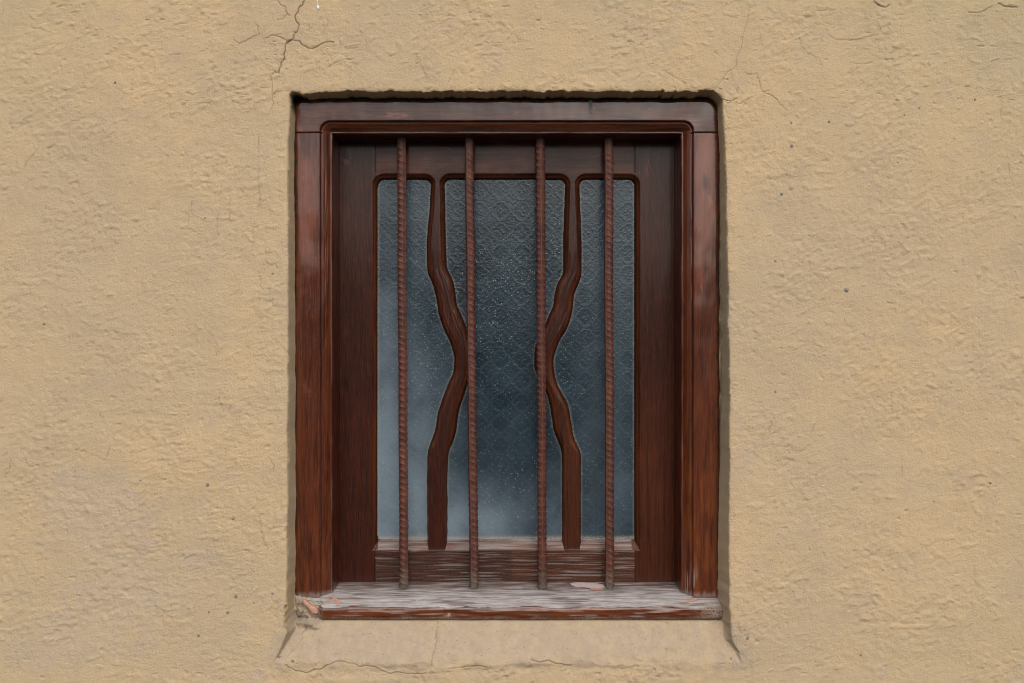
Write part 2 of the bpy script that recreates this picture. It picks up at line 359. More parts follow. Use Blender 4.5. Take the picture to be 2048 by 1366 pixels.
def plaster_relief(X, Z):
    wx = X + 9 * noise(X / 90, Z / 90, 71) + 2.2 * noise(X / 19, Z / 19, 75); wz = Z + 9 * noise(X / 90, Z / 90, 72) + 2.2 * noise(X / 19, Z / 19, 76)
    h = 4.0 * noise(X / 330, Z / 330, 1) + 1.9 * noise(X / 120, Z / 120, 2) + 0.9 * noise(X / 52, Z / 44, 3)
    rough = 0.20 + 0.80 * sstep(-0.25, 0.45, fbm(X / 170, Z / 150, 4, 3))
    h = h + rough * 0.95 * fbm(wx / 30, wz / 22, 6, 2) + (0.30 + 0.65 * rough) * noise((X * 0.83 + Z * 0.55) / 13, (Z * 0.83 - X * 0.55) / 11, 7) + (0.22 + 0.38 * rough) * noise((X * 0.55 - Z * 0.83) / 11, (Z * 0.55 + X * 0.83) / 10.5, 8)
    h = h + 1.5 * sstep(0.28, 0.60, noise(X / 20, Z / 16, 45)) * sstep(-0.1, 0.35, noise(X / 110, Z / 90, 46))
    def strokes(ang, seed, lx=38, lz=7.5):
        a = math.radians(ang); c, s = math.cos(a), math.sin(a)
        u = wx * c + wz * s; v = -wx * s + wz * c
        return noise(u / lx, v / (lz * 1.25), seed) + 0.35 * noise(u / (lx * .6), v / lz, seed + 1)
    def wrinkle(ang, seed, lx=34, lz=8.0):
        a = math.radians(ang); c, s = math.cos(a), math.sin(a)
        u = wx * c + wz * s; v = -wx * s + wz * c
        n = noise(u / lx, v / lz, seed); return (1 - np.clip(np.abs(n) * 2.6, 0, 1)) ** 2 - 0.25
    left = sstep(-380, -560, X); right = sstep(380, 560, X); top = sstep(430, 620, Z) ; low = sstep(-80, -320, Z)
    m_diag = right * (1 - sstep(-200, -420, Z)) + (1 - left) * (1 - right) * top + left * sstep(100, 300, Z)
    h = h + 0.72 * rough * np.clip(m_diag, 0, 1) * strokes(27, 11) + 0.55 * rough * left * (1 - sstep(150, 380, Z)) * strokes(4, 14) \
          + 0.55 * rough * right * sstep(-150, -380, Z) * strokes(-32, 17)
    near = np.exp(-((X + 500) / 70) ** 2) * sstep(360, 200, Z)
    m_wr = np.clip(left * sstep(-60, -210, Z) * sstep(-850, -700, X) * (1 - sstep(-430, -620, Z) * 0.6) + 0.7 * near
                   + 1.2 * np.exp(-((X - 512) / 46) ** 2 - ((Z + 190) / 95) ** 2) + 0.6 * np.exp(-((X - 470) / 45) ** 2) * sstep(420, 200, Z) * sstep(-100, 50, Z), 0, 1.2)
    m_wr = m_wr * (0.35 + 0.65 * sstep(-0.2, 0.4, noise(X / 90, Z / 70, 23)))
    h = h + 1.05 * m_wr * wrinkle(3 , 21) + 0.6 * m_wr * wrinkle(-8, 27, 26, 7)
    h = h + 0.9 * sstep(0.30, 0.62, noise(wx / 13, wz / 10, 33)) * rough - 2.0 * sstep(0.60, 0.74, noise(X / 9, Z / 7, 35)) * rough
    h = h + 1.4 * sstep(0.46, 0.64, noise(X / 11, Z / 10, 37)) * sstep(0.0, 0.4, noise(X / 80, Z / 80, 38))
    pit = noise(X / 15, Z / 9, 43)
    h = h - 2.4 * sstep(0.50, 0.80, pit) * sstep(0.0, 0.35, noise(X / 50, Z / 45, 44))
    return 0.88 * h      # plus is towards the camera

def build_wall():
    xs = np.concatenate([np.linspace(-4500, -1200, 24)[:-1],
                         banded(-1200, 1200, 2.05, [(-490, -425, 0.8), (410, 470, 0.8), (-425, -360, 1.1)]), np.linspace(1220, 4500, 24)])
    zs = np.concatenate([np.linspace(-ZC / S, -800, 14)[:-1],
                         banded(-800, 800, 2.05, [(480, 496, 0.8), (496, 516, 0.4), (560, 690, 1.2), (-664, -636, 1.1)]), np.linspace(820, 2600, 12)])
    X, Z = np.meshgrid(xs, zs)
    rel = plaster_relief(X, Z)
    C, Dp = crack_field(X, Z, xs, zs)
    l, r = wall_edges(Z)
    jag = 2.0 * noise(Z / 70, Z * 0 + np.sign(X) * 3, 51) + 0.7 * noise(Z / 24, Z * 0 + np.sign(X) * 5, 53)
    jag = jag + (3.5 * noise(X / 34, Z / 30, 54) + 1.2 * noise(X / 12, Z / 11, 57)) * sstep(-440, -560, Z)
    jl = l + jag - 3.0 * sstep(330, 420, Z) * 0; jr = r - 1.0 * jag
    ztop = 507.5 + 4.2 * fbm(X / 38, Z * 0, 55, 3) + 1.6 * noise(X / 10, Z * 0, 56) - 5 * np.exp(-((X + 420) / 34) ** 2) + 4 * sstep(0.25, 0.6, noise(X / 12, Z * 0 + 3, 58)) * np.exp(-((X - 330) / 70) ** 2)
    # rounded upper corners
    dl = X - jl; dr = jr - X; dt = ztop - Z
    def rnd(a, b, R):
        inn = (a < R) & (b < R); return np.where(inn, R - np.hypot(R - a, R - b), np.minimum(a, b))
    e = np.minimum(np.where(X < 0, rnd(dl, dt, 9.0), 1e9), np.where(X >= 0, rnd(dr, dt, 24.0), 1e9))
    back = 84.0
    taperR = 2.4 + 8 * sstep(50, -450, Z); tap = np.where(X > 0, taperR, 2.6)
    tap = np.where(X < 0, 2.6 + 28 * sstep(-535, -625, Z), tap + 26 * sstep(-545, -630, Z))
    depth_side = np.clip(e / tap, 0, 1)
    # softened arris
    arris = np.where(e < 0, 2.6 * np.exp(np.clip(e, -60, 0) / 2.6), 0)
    y0 = tilt(Z)
    # sloping plaster sill under the window
    zf = -643 + 11 * fbm(X / 90, Z * 0, 61, 3) + 3.5 * noise(X / 15, Z / 30, 62); zb = -567
    slope = np.clip((Z - zf) / (zb - zf), 0, 1)
    slope = (slope + 0.06 * fbm(X / 45, Z / 20, 65, 3) * slope * (1 - slope) * 4) ** 1.15
    ramp_d = np.where(Z > zb - 3, 1.0, 0.60 * slope + 0.0)
    flat = sstep(-648, -616, Z) * (Z < -520)
    kk = 0.12 * sstep(-520, -560, Z) + 1e-4; hh = np.clip(0.5 + 0.5 * (ramp_d - depth_side) / kk, 0, 1)
    prof = np.clip(ramp_d * (1 - hh) + depth_side * hh - kk * hh * (1 - hh), 0, 1)
    inside = (e > 0) & (Z > zf)
    amp = np.where(inside, 0.95, 1.0) + 0.6 * sstep(-640, -655, Z) * (np.abs(X) < 480)
    Y = y0 - rel * amp + Dp + arris * sstep(-640, -560, Z)
    Y = Y + np.where(inside, (back - y0) * prof, 0)
    n0 = np.clip(fbm(X / 60, Z / 50, 66, 3), -0.5, 1)
    # ledge at the lip of the sill: hollow under the crack
    Y = Y + 3.0 * sstep(-670, -654, Z + 8 * n0) * sstep(-638, -652, Z + 8 * n0) * (0.5 + n0) * np.exp(-((X + 60) / 420) ** 4)
    # mortar lump in the lower left corner, dust pile lower right
    m = np.exp(-((X + 424) / 33) ** 4 - ((Z + 551 + 0.25 * (X + 424)) / 25) ** 4)
    Y = np.where(inside, Y - 27 * m * (1 + 0.22 * fbm(X / 9, Z / 9, 63, 3)), Y)
    mortar = np.where(inside & (X > l + 3), sstep(0.22, 0.6, m + 0.2 * fbm(X / 12, Z / 12, 64, 3)), 0)
    n1 = fbm(X / 70, Z / 60, 81, 4); n2 = fbm(X / 26, Z / 22, 82, 4)
    def blob(px, py, rx, ry): return np.exp(-(((X - (px - 1024)) / rx) ** 2 + ((Z - (683 - py)) / ry) ** 2))
    g = 1.15 * blob(190, 1010, 130, 90) + 0.9 * blob(260, 1180, 170, 90) + 1.1 * blob(385, 1115, 34, 18) + 0.9 * blob(120, 1290, 160, 70) \
        + 1.0 * blob(1478, 830, 12, 38) + 0.8 * blob(1500, 910, 20, 30) + 0.7 * blob(1520, 850, 40, 20) + 0.5 * blob(1800, 1330, 130, 50) \
        + 0.55 * blob(1010, 1285, 420, 40) + 1.2 * blob(660, 1288, 110, 28) + 1.1 * blob(740, 1300, 120, 22) + 1.0 * blob(1250, 1285, 150, 22) + 0.9 * blob(1000, 1300, 160, 16) + 0.9 * blob(1000, 1248, 420, 7) \
        + 0.9 * blob(1480, 1310, 22, 18) + 0.9 * blob(520, 1350, 50, 20) + 0.6 * blob(1440, 1250, 26, 26) + 0.8 * blob(1490, 480, 10, 6)
    grey = sstep(0.42, 0.85, g + 0.33 * n1 + 0.28 * n2)
    grey = np.maximum(grey, 0.35 * sstep(0.45, 0.9, n1 + 0.5 * n2))
    vignette_tint = np.clip(0.9 * sstep(350, 1000, X) * sstep(200, 700, Z) + 0.6 * sstep(-700, -1050, X) * sstep(250, 680, Z) + 0.5 * sstep(500, 1100, X) * sstep(-350, -700, Z)
                    + 0.5 * sstep(-600, -1000, X) * sstep(-350, -700, Z), 0, 1) * (0.7 + 0.3 * n1)  # corner falloff of the lens, put into the wall colour
    grit = np.clip(0.90 * sstep(492, 455, np.abs(X)) * sstep(-555, -575, Z) * sstep(-668, -640, Z + 14 * n2) + 0.10 + 0.25 * sstep(0.1, 0.6, n1), 0, 1)
    # gap above the head painted black as shade; dark debris at upper left
    gap_shade_dirt = np.where(inside & (Z > 380), sstep(0.80, 0.97, prof + 0.10 * n2) * sstep(478, 492, Z + 6 * n2), 0)
    gap_shade_dirt = np.maximum(gap_shade_dirt, np.where(inside & (X < -420), sstep(455, 490, Z) * sstep(0.2, 0.6, prof + 0.25 * n2), 0))
    keep = fc(((X > l + 58) & (X < r - 58) & (Z < 450) & (Z > -540)).astype(float)) < 0.5
    me = field_mesh('plaster_wall', X, Z, Y, keep, dict(crack=C, grey=grey, mortar=mortar, vignette_tint=vignette_tint, gap_shade_dirt=gap_shade_dirt, grit=grit))
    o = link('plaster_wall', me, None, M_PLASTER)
    o.location = (0, 0, ZC)
    o['kind'] = 'thing'; tag(o, 'rough ochre plaster wall with hairline cracks all round the small barred window', 'wall')
    def surf(px, py):
        i = np.clip(np.searchsorted(xs, px - 1024), 0, len(xs) - 1); j = np.clip(np.searchsorted(zs, 683 - py), 0, len(zs) - 1)
        return Y[j, i]
    return o, surf
wall, wall_at = build_wall()

def lump(name, r, seed, sq=(1, 1, 1), seg=8):
    """small irregular stone, 8 x 5 rings"""
    rng = np.random.RandomState(seed); V = []; F = []
    V.append((0, 0, -1))
    for j in range(1, 5):
        a = -math.pi / 2 + math.pi * j / 5
        for i in range(seg):
            b = 2 * math.pi * i / seg; k = rng.uniform(0.78, 1.15)
            V.append((k * math.cos(a) * math.cos(b), k * math.cos(a) * math.sin(b), k * math.sin(a)))
    V.append((0, 0, 1)); n = len(V) - 1
    for i in range(seg):
        i2 = (i + 1) % seg
        F.append((0, 1 + i2, 1 + i))
        for j in range(3): F.append((1 + j * seg + i, 1 + j * seg + i2, 1 + (j + 1) * seg + i2, 1 + (j + 1) * seg + i))
        F.append((1 + 3 * seg + i, 1 + 3 * seg + i2, n))
    me = bpy.data.meshes.new(name); me.from_pydata([tuple(r * S * c * q for c, q in zip(v, sq)) for v in V], [], F)
    for p in me.polygons: p.use_smooth = True
    return me
stone_me = [lump('embedded_stone', 1, k, (1, 0.6, 1)) for k in range(3)]
rust_me = [lump('embedded_stone', 1, 10 + k, (1.15, 0.6, 0.8)) for k in range(2)]
for m_ in stone_me: m_.materials.append(M_STONE)
for m_ in rust_me: m_.materials.append(M_RUST)
def on_wall(name, me, px, py, scale, rot=0, out=0.0, parent=None):
    o = link(name, me, parent or wall); d = wall_at(px, py); f = 1 + d / D
    o.location = ((px - 1024) * f * S, (d - out) * S, (683 - py) * f * S)
    o.rotation_euler = (0, rot, 0); o.scale = (scale,) * 3 if isinstance(scale, (int, float)) else scale
    return o
for k, (px, py, r, kind) in enumerate([(1693, 580, 6.5, 0), (415, 970, 5.5, 0), (467, 1037, 4.5, 0), (472, 1193, 4.5, 0), (508, 1206, 4, 1), (418, 1224, 5, 1),
        (397, 1271, 4, 0), (281, 961, 4, 1), (1455, 156, 3, 0), (1584, 292, 4, 0), (1658, 243, 4, 0), (1495, 1276, 5, 0), (1950, 199, 5, 1), (1809, 230, 4, 1), (1839, 216, 3.5, 1),
        (1909, 277, 4, 1), (1796, 325, 4, 1), (1551, 523, 5, 1), (1583, 246, 3, 0), (1563, 388, 4, 0), (1981, 966, 5, 1), (1551, 784, 4.5, 1), (1587, 1183, 4, 1), (1722, 1310, 4.5, 1),
        (1868, 1003, 3.5, 1), (1765, 1140, 3, 1), (88, 648, 5, 1), (545, 547, 5, 1), (410, 436, 4.5, 1), (397, 127, 4, 1), (40, 96, 4, 1), (230, 165, 4.5, 1), (418, 36, 4, 1), (315, 64, 3, 1),
        (556, 38, 3, 1), (557, 1315, 5, 0), (585, 1322, 4.5, 0), (670, 1270, 3, 0), (806, 1278, 4, 0), (861, 1254, 4, 1), (1125, 1296, 4.5, 1), (1136, 1300, 3.5, 0), (545, 1187, 3.5, 0),
        (1430, 1290, 4, 1), (1462, 1318, 3.5, 0), (455, 1225, 4, 0), (505, 1125, 3, 1)]):
    me = (stone_me if kind == 0 else rust_me)[k % (3 if kind == 0 else 2)]
    on_wall('embedded_stone', me, px, py, r * random.uniform(0.6, 0.85) * (1.1 if kind == 0 else 0.75), random.uniform(0, 3.1), -0.3)
def stick(name, L, r, mat, bend=0.0):
    """bent straw: six-sided tube of four rings"""
    V = []; F = []
    for j in range(4):
        x = L * (j / 3 - 0.5); y = bend * (1 - (2 * j / 3 - 1) ** 2); q = r * (0.7 if j in (0, 3) else 1)
        for i in range(6): V.append((x * S, q * math.sin(i * math.pi / 3) * S, (y + q * math.cos(i * math.pi / 3)) * S))
    for j in range(3):
        for i in range(6): F.append((j * 6 + i, j * 6 + (i + 1) % 6, j * 6 + 6 + (i + 1) % 6, j * 6 + 6 + i))
    F.append(tuple(range(5, -1, -1))); F.append(tuple(range(18, 24)))
    me = bpy.data.meshes.new(name); me.from_pydata(V, [], F); me.materials.append(mat)
    for p in me.polygons: p.use_smooth = True
    return me
straw_me = [stick('straw', 10, 0.9, M_STRAW, 0.5), stick('straw', 18, 0.9, M_STRAW, 1.5)]
for px, py, k, rot in [(507, 1179, 0, 35), (370, 1207, 0, -75), (1990, 119, 1, -22), (1858, 127, 0, 60), (1850, 128, 0, -30), (1696, 1224, 1, 2), (1708, 1232, 0, 55), (1638, 978, 0, -70), (1644, 972, 0, -10),
                       (466, 91, 1, 30), (520, 1203, 0, 50), (146, 1274, 0, 65), (1715, 133, 0, -40), (320, 965, 0, -60), (335, 486, 0, 20), (1752, 540, 0, -50), (1777, 549, 0, 40)]:
    on_wall('straw', straw_me[k], px, py, random.uniform(0.75, 1.0), math.radians(rot), 0.7)
# white drip of paint at the top edge of the picture
dr = stick('paint_drip', 44, 1.6, M_WHITE, 0); on_wall('paint_drip', dr, 634.5, -8, 1.0, math.radians(88), 0.2)
on_wall('paint_drip', lump('paint_drip', 3.6, 5, (0.9, 0.6, 1.4)), 636, 15, 1.0, 0, 0.4).data.materials.append(M_WHITE)

# ------------------------------------------------------------------ the window
win = bpy.data.objects.new('wooden_window', None); COL.objects.link(win)
win.location = (0, 70 * S, ZC - 577 * S); win.empty_display_size = 0.1
win['kind'] = 'thing'; tag(win, 'small brown wooden window with four steel bars set in the ochre wall', 'window')
OFF = (0, -70 * S, 577 * S)
def part(name, me, mat, parent=win):
    o = link(name, me, parent, mat)
    if parent is win: o.location = OFF
    return o

# --- outer frame: head and two jambs
BX0, BX1, BZ1 = -376.0, 354.0, 435.0
FX0, FX1, FZ1, SEAM = -452.5, 430.5, 503.0, 432.0
def build_frame():
    xs = banded(-462, 440, 6.0, [(-462, -436, 1.4), (-402, -366, 0.75), (344, 380, 0.75), (398, 440, 1.4)])
    zs = banded(-528, 512, 5.0, [(426, 462, 0.75), (462, 512, 1.4), (-528, -500, 2)])
    X, Z = np.meshgrid(xs, zs)
    wob = 0.5 * noise(X / 60, Z / 60, 101) + 0.25 * noise(X / 14, Z / 50, 102)
    dx = np.maximum(BX0 - X, X - BX1); dz = Z - BZ1
    out = np.where((dx > 0) & (dz > 0), np.hypot(dx, dz), np.maximum(dx, dz))
    t = out + 0.5 * wob
    ts = [-9, -3.2, -0.6, 0.0, 2.2, 3.0, 6, 10, 14, 17, 18.4, 19.5, 20.5, 21.5, 23, 400]
    ds = [182, 180, 100, 92, 90, 91, 87.5, 82.5, 78.5, 76.0, 75.6, 76.2, 72.0, 69.2, 68.2, 68.0]
    Y = np.interp(t, ts, ds) - wob * (t > 3)
    # outer edge, rounded
    R = np.where(X > 0, 34.0, 20.0)
    lj = 2.5 * fbm(Z / 60, Z * 0, 104, 3)
    a = np.minimum(X - FX0 - 0.6 * lj, FX1 + 0.6 * lj - X); b = FZ1 - Z + 1.5 * fbm(X / 50, X * 0, 105, 3)
    e = np.where((a < R) & (b < R), R - np.hypot(R - a, R - b), np.minimum(a, b))
    Y = Y + np.where(e < 9, 5.5 * ((9 - np.clip(e, -1, 9)) / 9) ** 2.2, 0) + np.where(e < 0, np.clip(-e, 0, 6) * 8, 0)
    # joint between head and jambs, long checks in the jambs
    Y = Y + 2.6 * np.exp(-((Z - SEAM + 0.5 * wob) / 1.1) ** 2) * (t > 17)
    for px, z0, z1, d_ in ((-391 + 2, -60, 380, 1.6), (-386, 60, 300, 1.3), (372, -420, 430, 1.2), (388, -300, 150, 0.8)):
        cx = px + 1.2 * noise(Z / 45, Z * 0 + px, 107)
        Y = Y + d_ * np.exp(-((X - cx) / 0.9) ** 2) * sstep(z0, z0 + 40, Z) * sstep(z1, z1 - 40, Z) * sstep(-0.35, 0.2, noise(Z / 70, Z * 0 + px, 108))
    fr = np.exp(-((e + 3.0 * fbm(X / 9, Z / 16, 117, 3)) / 9.5) ** 2)
    dirt = np.clip(fr * (0.65 + 0.35 * sstep(-420, 250, Z)) + 0.85 * np.exp(-((FZ1 - Z) / 9) ** 2) + 0.9 * np.exp(-((t + 0.5) / 1.5) ** 2) * 0 + 0.30 * np.exp(-((t - 19) / 1.6) ** 2), 0, 1)
    dirt = dirt * (0.55 + 0.6 * sstep(-0.3, 0.4, fbm(X / 24, Z / 24, 110, 3)))
    fade = sstep(21, 34, t) * sstep(6, 16, e) * sstep(-250, 150, Z)
    amber = np.clip(np.exp(-((e - 9) / 7) ** 2) * 0.7 + sstep(120, -250, Z) * 0.28 * (t > 20) + 0.45 * ((t > 1) & (t < 18)) + 0.75 * (X > 360) * sstep(0, -280, Z) * sstep(-0.2, 0.4, fbm(X / 22, Z / 90, 118, 3)) + 0.4 * (X < -380) * sstep(-300, -480, Z) * sstep(-0.1, 0.4, fbm(X / 18, Z / 80, 119, 3)), 0, 1)
    foot = sstep(-440, -524, Z + 40 * noise(X / 4, X * 0, 112)) * (X > 360) * (X < 392)
    rim = np.exp(-((t - 1.2) / 1.1) ** 2) * sstep(-0.25, 0.2, noise(X / 90, Z / 90, 113)) * 0.30 * (0.35 + 0.65 * (Z > 425))
    wear = np.clip(rim + 0.55 * foot * sstep(0.0, 0.3, noise(X / 3, Z / 60, 114)) + 0.30 * sstep(-515, -526, Z + 6 * noise(X / 6, X * 0, 115)), 0, 1)
    attrs = dict(dirt=dirt, fade=fade, amber=amber, wear=wear)
    tf, zf, xf, ef = fc(t), fc(Z), fc(X), fc(e)
    ok = (tf > -6.5) & (ef > -4)
    inner_top = (tf < 0) & (np.abs(zf - BZ1) < np.minimum(np.abs(xf - BX0), np.abs(xf - BX1)))
    head = ok & ((zf > SEAM) | inner_top) & (zf > 420)
    for nm, k, mt in (('frame_head', head, M_FRAME_H), ('frame_jamb', ok & ~head & (xf < 0), M_FRAME_V), ('frame_jamb', ok & ~head & (xf > 0), M_FRAME_V)):
        part(nm, field_mesh(nm, X, Z, Y, k, attrs), mt)
build_frame()

SILL_P = np.array([(-515, 186), (-520.5, 172), (-522.5, 150), (-524, 122), (-525.5, 98), (-528, 80), (-532, 65), (-537.5, 53), (-542, 46), (-546, 43), (-551, 41.5), (-559, 41.5), (-565, 43), (-569, 48), (-570, 70)], float)
# --- weathered sill: a sloping board with a rounded nose
def build_sill():
    P = SILL_P
    s = np.concatenate(([0], np.cumsum(np.hypot(*np.diff(P, axis=0).T)))); q = np.linspace(0, s[-1], 92)
    zp = np.interp(q, s, P[:, 0]); dp = np.interp(q, s, P[:, 1])
    nz_ = np.gradient(dp, q); nd_ = -np.gradient(zp, q)          # outward normal in (z, depth): up and towards the camera
    xs = banded(-446, 436, 2.2, [])
    X, Q = np.meshgrid(xs, q); Zp = np.tile(zp[:, None], (1, len(xs))); Dp = np.tile(dp[:, None], (1, len(xs)))
    NZ = -np.tile(nz_[:, None], (1, len(xs))); ND = -np.tile(nd_[:, None], (1, len(xs)))
    slit = noise(X / 90, Q / 3.2, 121); groove = noise(X / 60, Q / 5.0, 122)
    qn = s[8]                                                     # where the top turns into the nose
    topm = sstep(qn + 4, qn - 8, Q)
    edge = Q - (qn + 2.5 + 3.2 * fbm(X / 70, X * 0, 123, 4) + 1.0 * noise(X / 9, X * 0, 126))
    h = 0.8 * slit + 1.0 * groove + 1.0 * noise(X / 220, Q / 30, 124) + 0.25 * noise(X / 12, Q / 2, 125)
    h = h - 0.8 * sstep(-2, 1.5, edge) * topm * 0 + 0.7 * sstep(-1.5, 1.0, edge)
    # dents in the nose
    for cx, w_, d_ in ((-128, 10, 5), (-122, 26, 2.5), (150, 16, 1.6), (372, 22, 2.4)):
        h = h - d_ * np.exp(-((X - cx) / w_) ** 2 - ((Q - qn - 14) / 11) ** 2)
    ends = sstep(26, 2, X + 446) * 3 + sstep(18, 2, 436 - X) * 3
    h = h - ends
    Zv = Zp + NZ * h; Dv = Dp + ND * h
    brk = X + 391 - 7 * noise(Q / 7, Q * 0, 128)
    Dv = np.maximum(Dv, np.where(brk < 0, 63 + 4 * noise(X / 7, Q / 5, 129), -99))      # the left horn is broken off
    grain = noise(X / 120, Q / 2.6, 131) + 0.6 * noise(X / 45, Q / 1.5, 132)
    patch = fbm(X / 90, Q / 16, 133, 3)
    fine = noise(X / 150, Q / 3.4, 137) + 0.5 * noise(X / 60, Q / 2.4, 138)
    front = sstep(34, 92, Q + 22 * patch)                         # bleached towards the front, brown film left at the back
    wear = sstep(1.0, -2.0, edge) * (front * (0.90 - 0.55 * sstep(0.20, 0.62, 0.7 * fine + 0.7 * patch)) + (1 - front) * (0.22 + 0.55 * sstep(0.0, 0.5, fine + 0.4 * patch)))
    wear = np.maximum(wear, 0.45 * sstep(0.45, 0.85, grain + 0.4 * patch) * sstep(-2, 2, edge))
    dirt = 0.45 * sstep(0.55, 0.85, -grain) + 0.8 * sstep(s[12], s[13], Q)
    barx = [-230, -81, 65, 208]
    for bx_ in barx:
        dirt = dirt + 0.9 * np.exp(-((X - bx_) / 16) ** 2 - ((Q - s[3]) / 12) ** 2)
    dust = np.clip(0.95 * sstep(372, 410, X + 8 * noise(X / 8, Q / 8, 135)) + 0.8 * sstep(-383, -396, X) + 0.9 * sstep(s[11], s[13], Q + 5 * fbm(X / 40, X * 0, 136, 3)), 0, 1)
    amber = 0.75 * sstep(-1, 2, edge)
    idx = np.arange(X.size).reshape(X.shape)
    F = np.stack([idx[:-1, :-1], idx[1:, :-1], idx[1:, 1:], idx[:-1, 1:]], -1).reshape(-1, 4)
    V = np.stack([X.ravel() * S, Dv.ravel() * S, Zv.ravel() * S], -1)
    # close both ends
    n0 = len(V); 
    capL = [tuple(int(i) for i in idx[:, 0])]; capR = [tuple(int(i) for i in idx[::-1, -1])]
    me = mesh_np('frame_sill', V, F, dict(wear=np.clip(wear, 0, 1), dirt=np.clip(dirt, 0, 1), dust=dust, amber=amber, fade=0 * X))
    o = part('frame_sill', me, M_FRAME_H)
    o['label'] = 'weathered sill bleached pale on top'
    return o
sill = build_sill()

# --- the sash: heightfield cut into stiles, rails and two wavy muntins
SF, GD = 167.0, 183.0                     # depth of the sash face and of the glass
gf = 1 + GD / D
def gx(p): return (p - 1024) * gf
def gz(p): return (683 - p) * gf
ML_L = [(340,862),(360,862),(420,859),(480,853),(544,854),(563,863),(591,871.5),(633,878),(661,888),(690,903),(717,908.5),(744,907),(772,894),(800,883),(828,875),(858,871),(885,861),(905,855),(960,854),(1120,855)]
ML_R = [(340,889),(420,891),(480,892),(536,894),(550,901),(563,907.6),(580,911),(605,913),(625,921),(653,933),(680,939),(715,943),(750,941),(772,935),(790,928.5),(815,920),(835,916),(858,914),(880,908),(905,897),(940,895),(1120,895)]
MR_L = [(340,1131),(420,1128),(480,1126),(547,1126),(563,1116),(591,1108),(613,1106),(630,1097),(650,1090),(675,1077),(695,1069),(735,1068),(760,1078),(786,1093),(815,1101),(835,1103),(858,1106.5),(882,1115),(905,1124),(1120,1124)]
MR_R = [(340,1158),(420,1161),(480,1163.5),(554,1163),(565,1158),(591,1148),(619,1145.5),(640,1141),(661,1133),(680,1120),(703,1111),(717,1107),(744,1108),(772,1116),(786,1124.6),(800,1133),(815,1138.5),(842,1142),(875,1148),(905,1162),(1120,1162)]
def curve(tab, Z):
    zz = np.array([gz(a) for a, b in tab][::-1]); xx = np.array([gx(b) for a, b in tab][::-1])
    k = 0
    for d_, w_ in ((-9, .15), (-4.5, .22), (0, .26), (4.5, .22), (9, .15)): k = k + w_ * np.interp(Z + d_, zz, xx)
    return k
OPEN = [(lambda Z: gx(757) + 0 * Z, lambda Z: curve(ML_L, Z)), (lambda Z: curve(ML_R, Z), lambda Z: curve(MR_L, Z)), (lambda Z: curve(MR_R, Z), lambda Z: gx(1268) + 0 * Z)]
OT, OB = gz(360), gz(1077)
def opening_dist(X, Z):
    best = np.full(X.shape, -1e9); bot = np.full(X.shape, 1e9)
    for fl, fr in OPEN:
        l, r = fl(Z), fr(Z)
        sl = np.sqrt(1 + np.gradient(l, axis=0) ** 2 / np.maximum(np.gradient(Z, axis=0), 1e-6) ** 2)
        sr = np.sqrt(1 + np.gradient(r, axis=0) ** 2 / np.maximum(np.gradient(Z, axis=0), 1e-6) ** 2)
        a = np.minimum((X - l) / sl, (r - X) / sr); b = OT - Z; R = 14.0
        d = np.where((a < R) & (b < R), R - np.hypot(R - a, R - b), np.minimum(a, b))
        best = np.maximum(best, d)
    return best
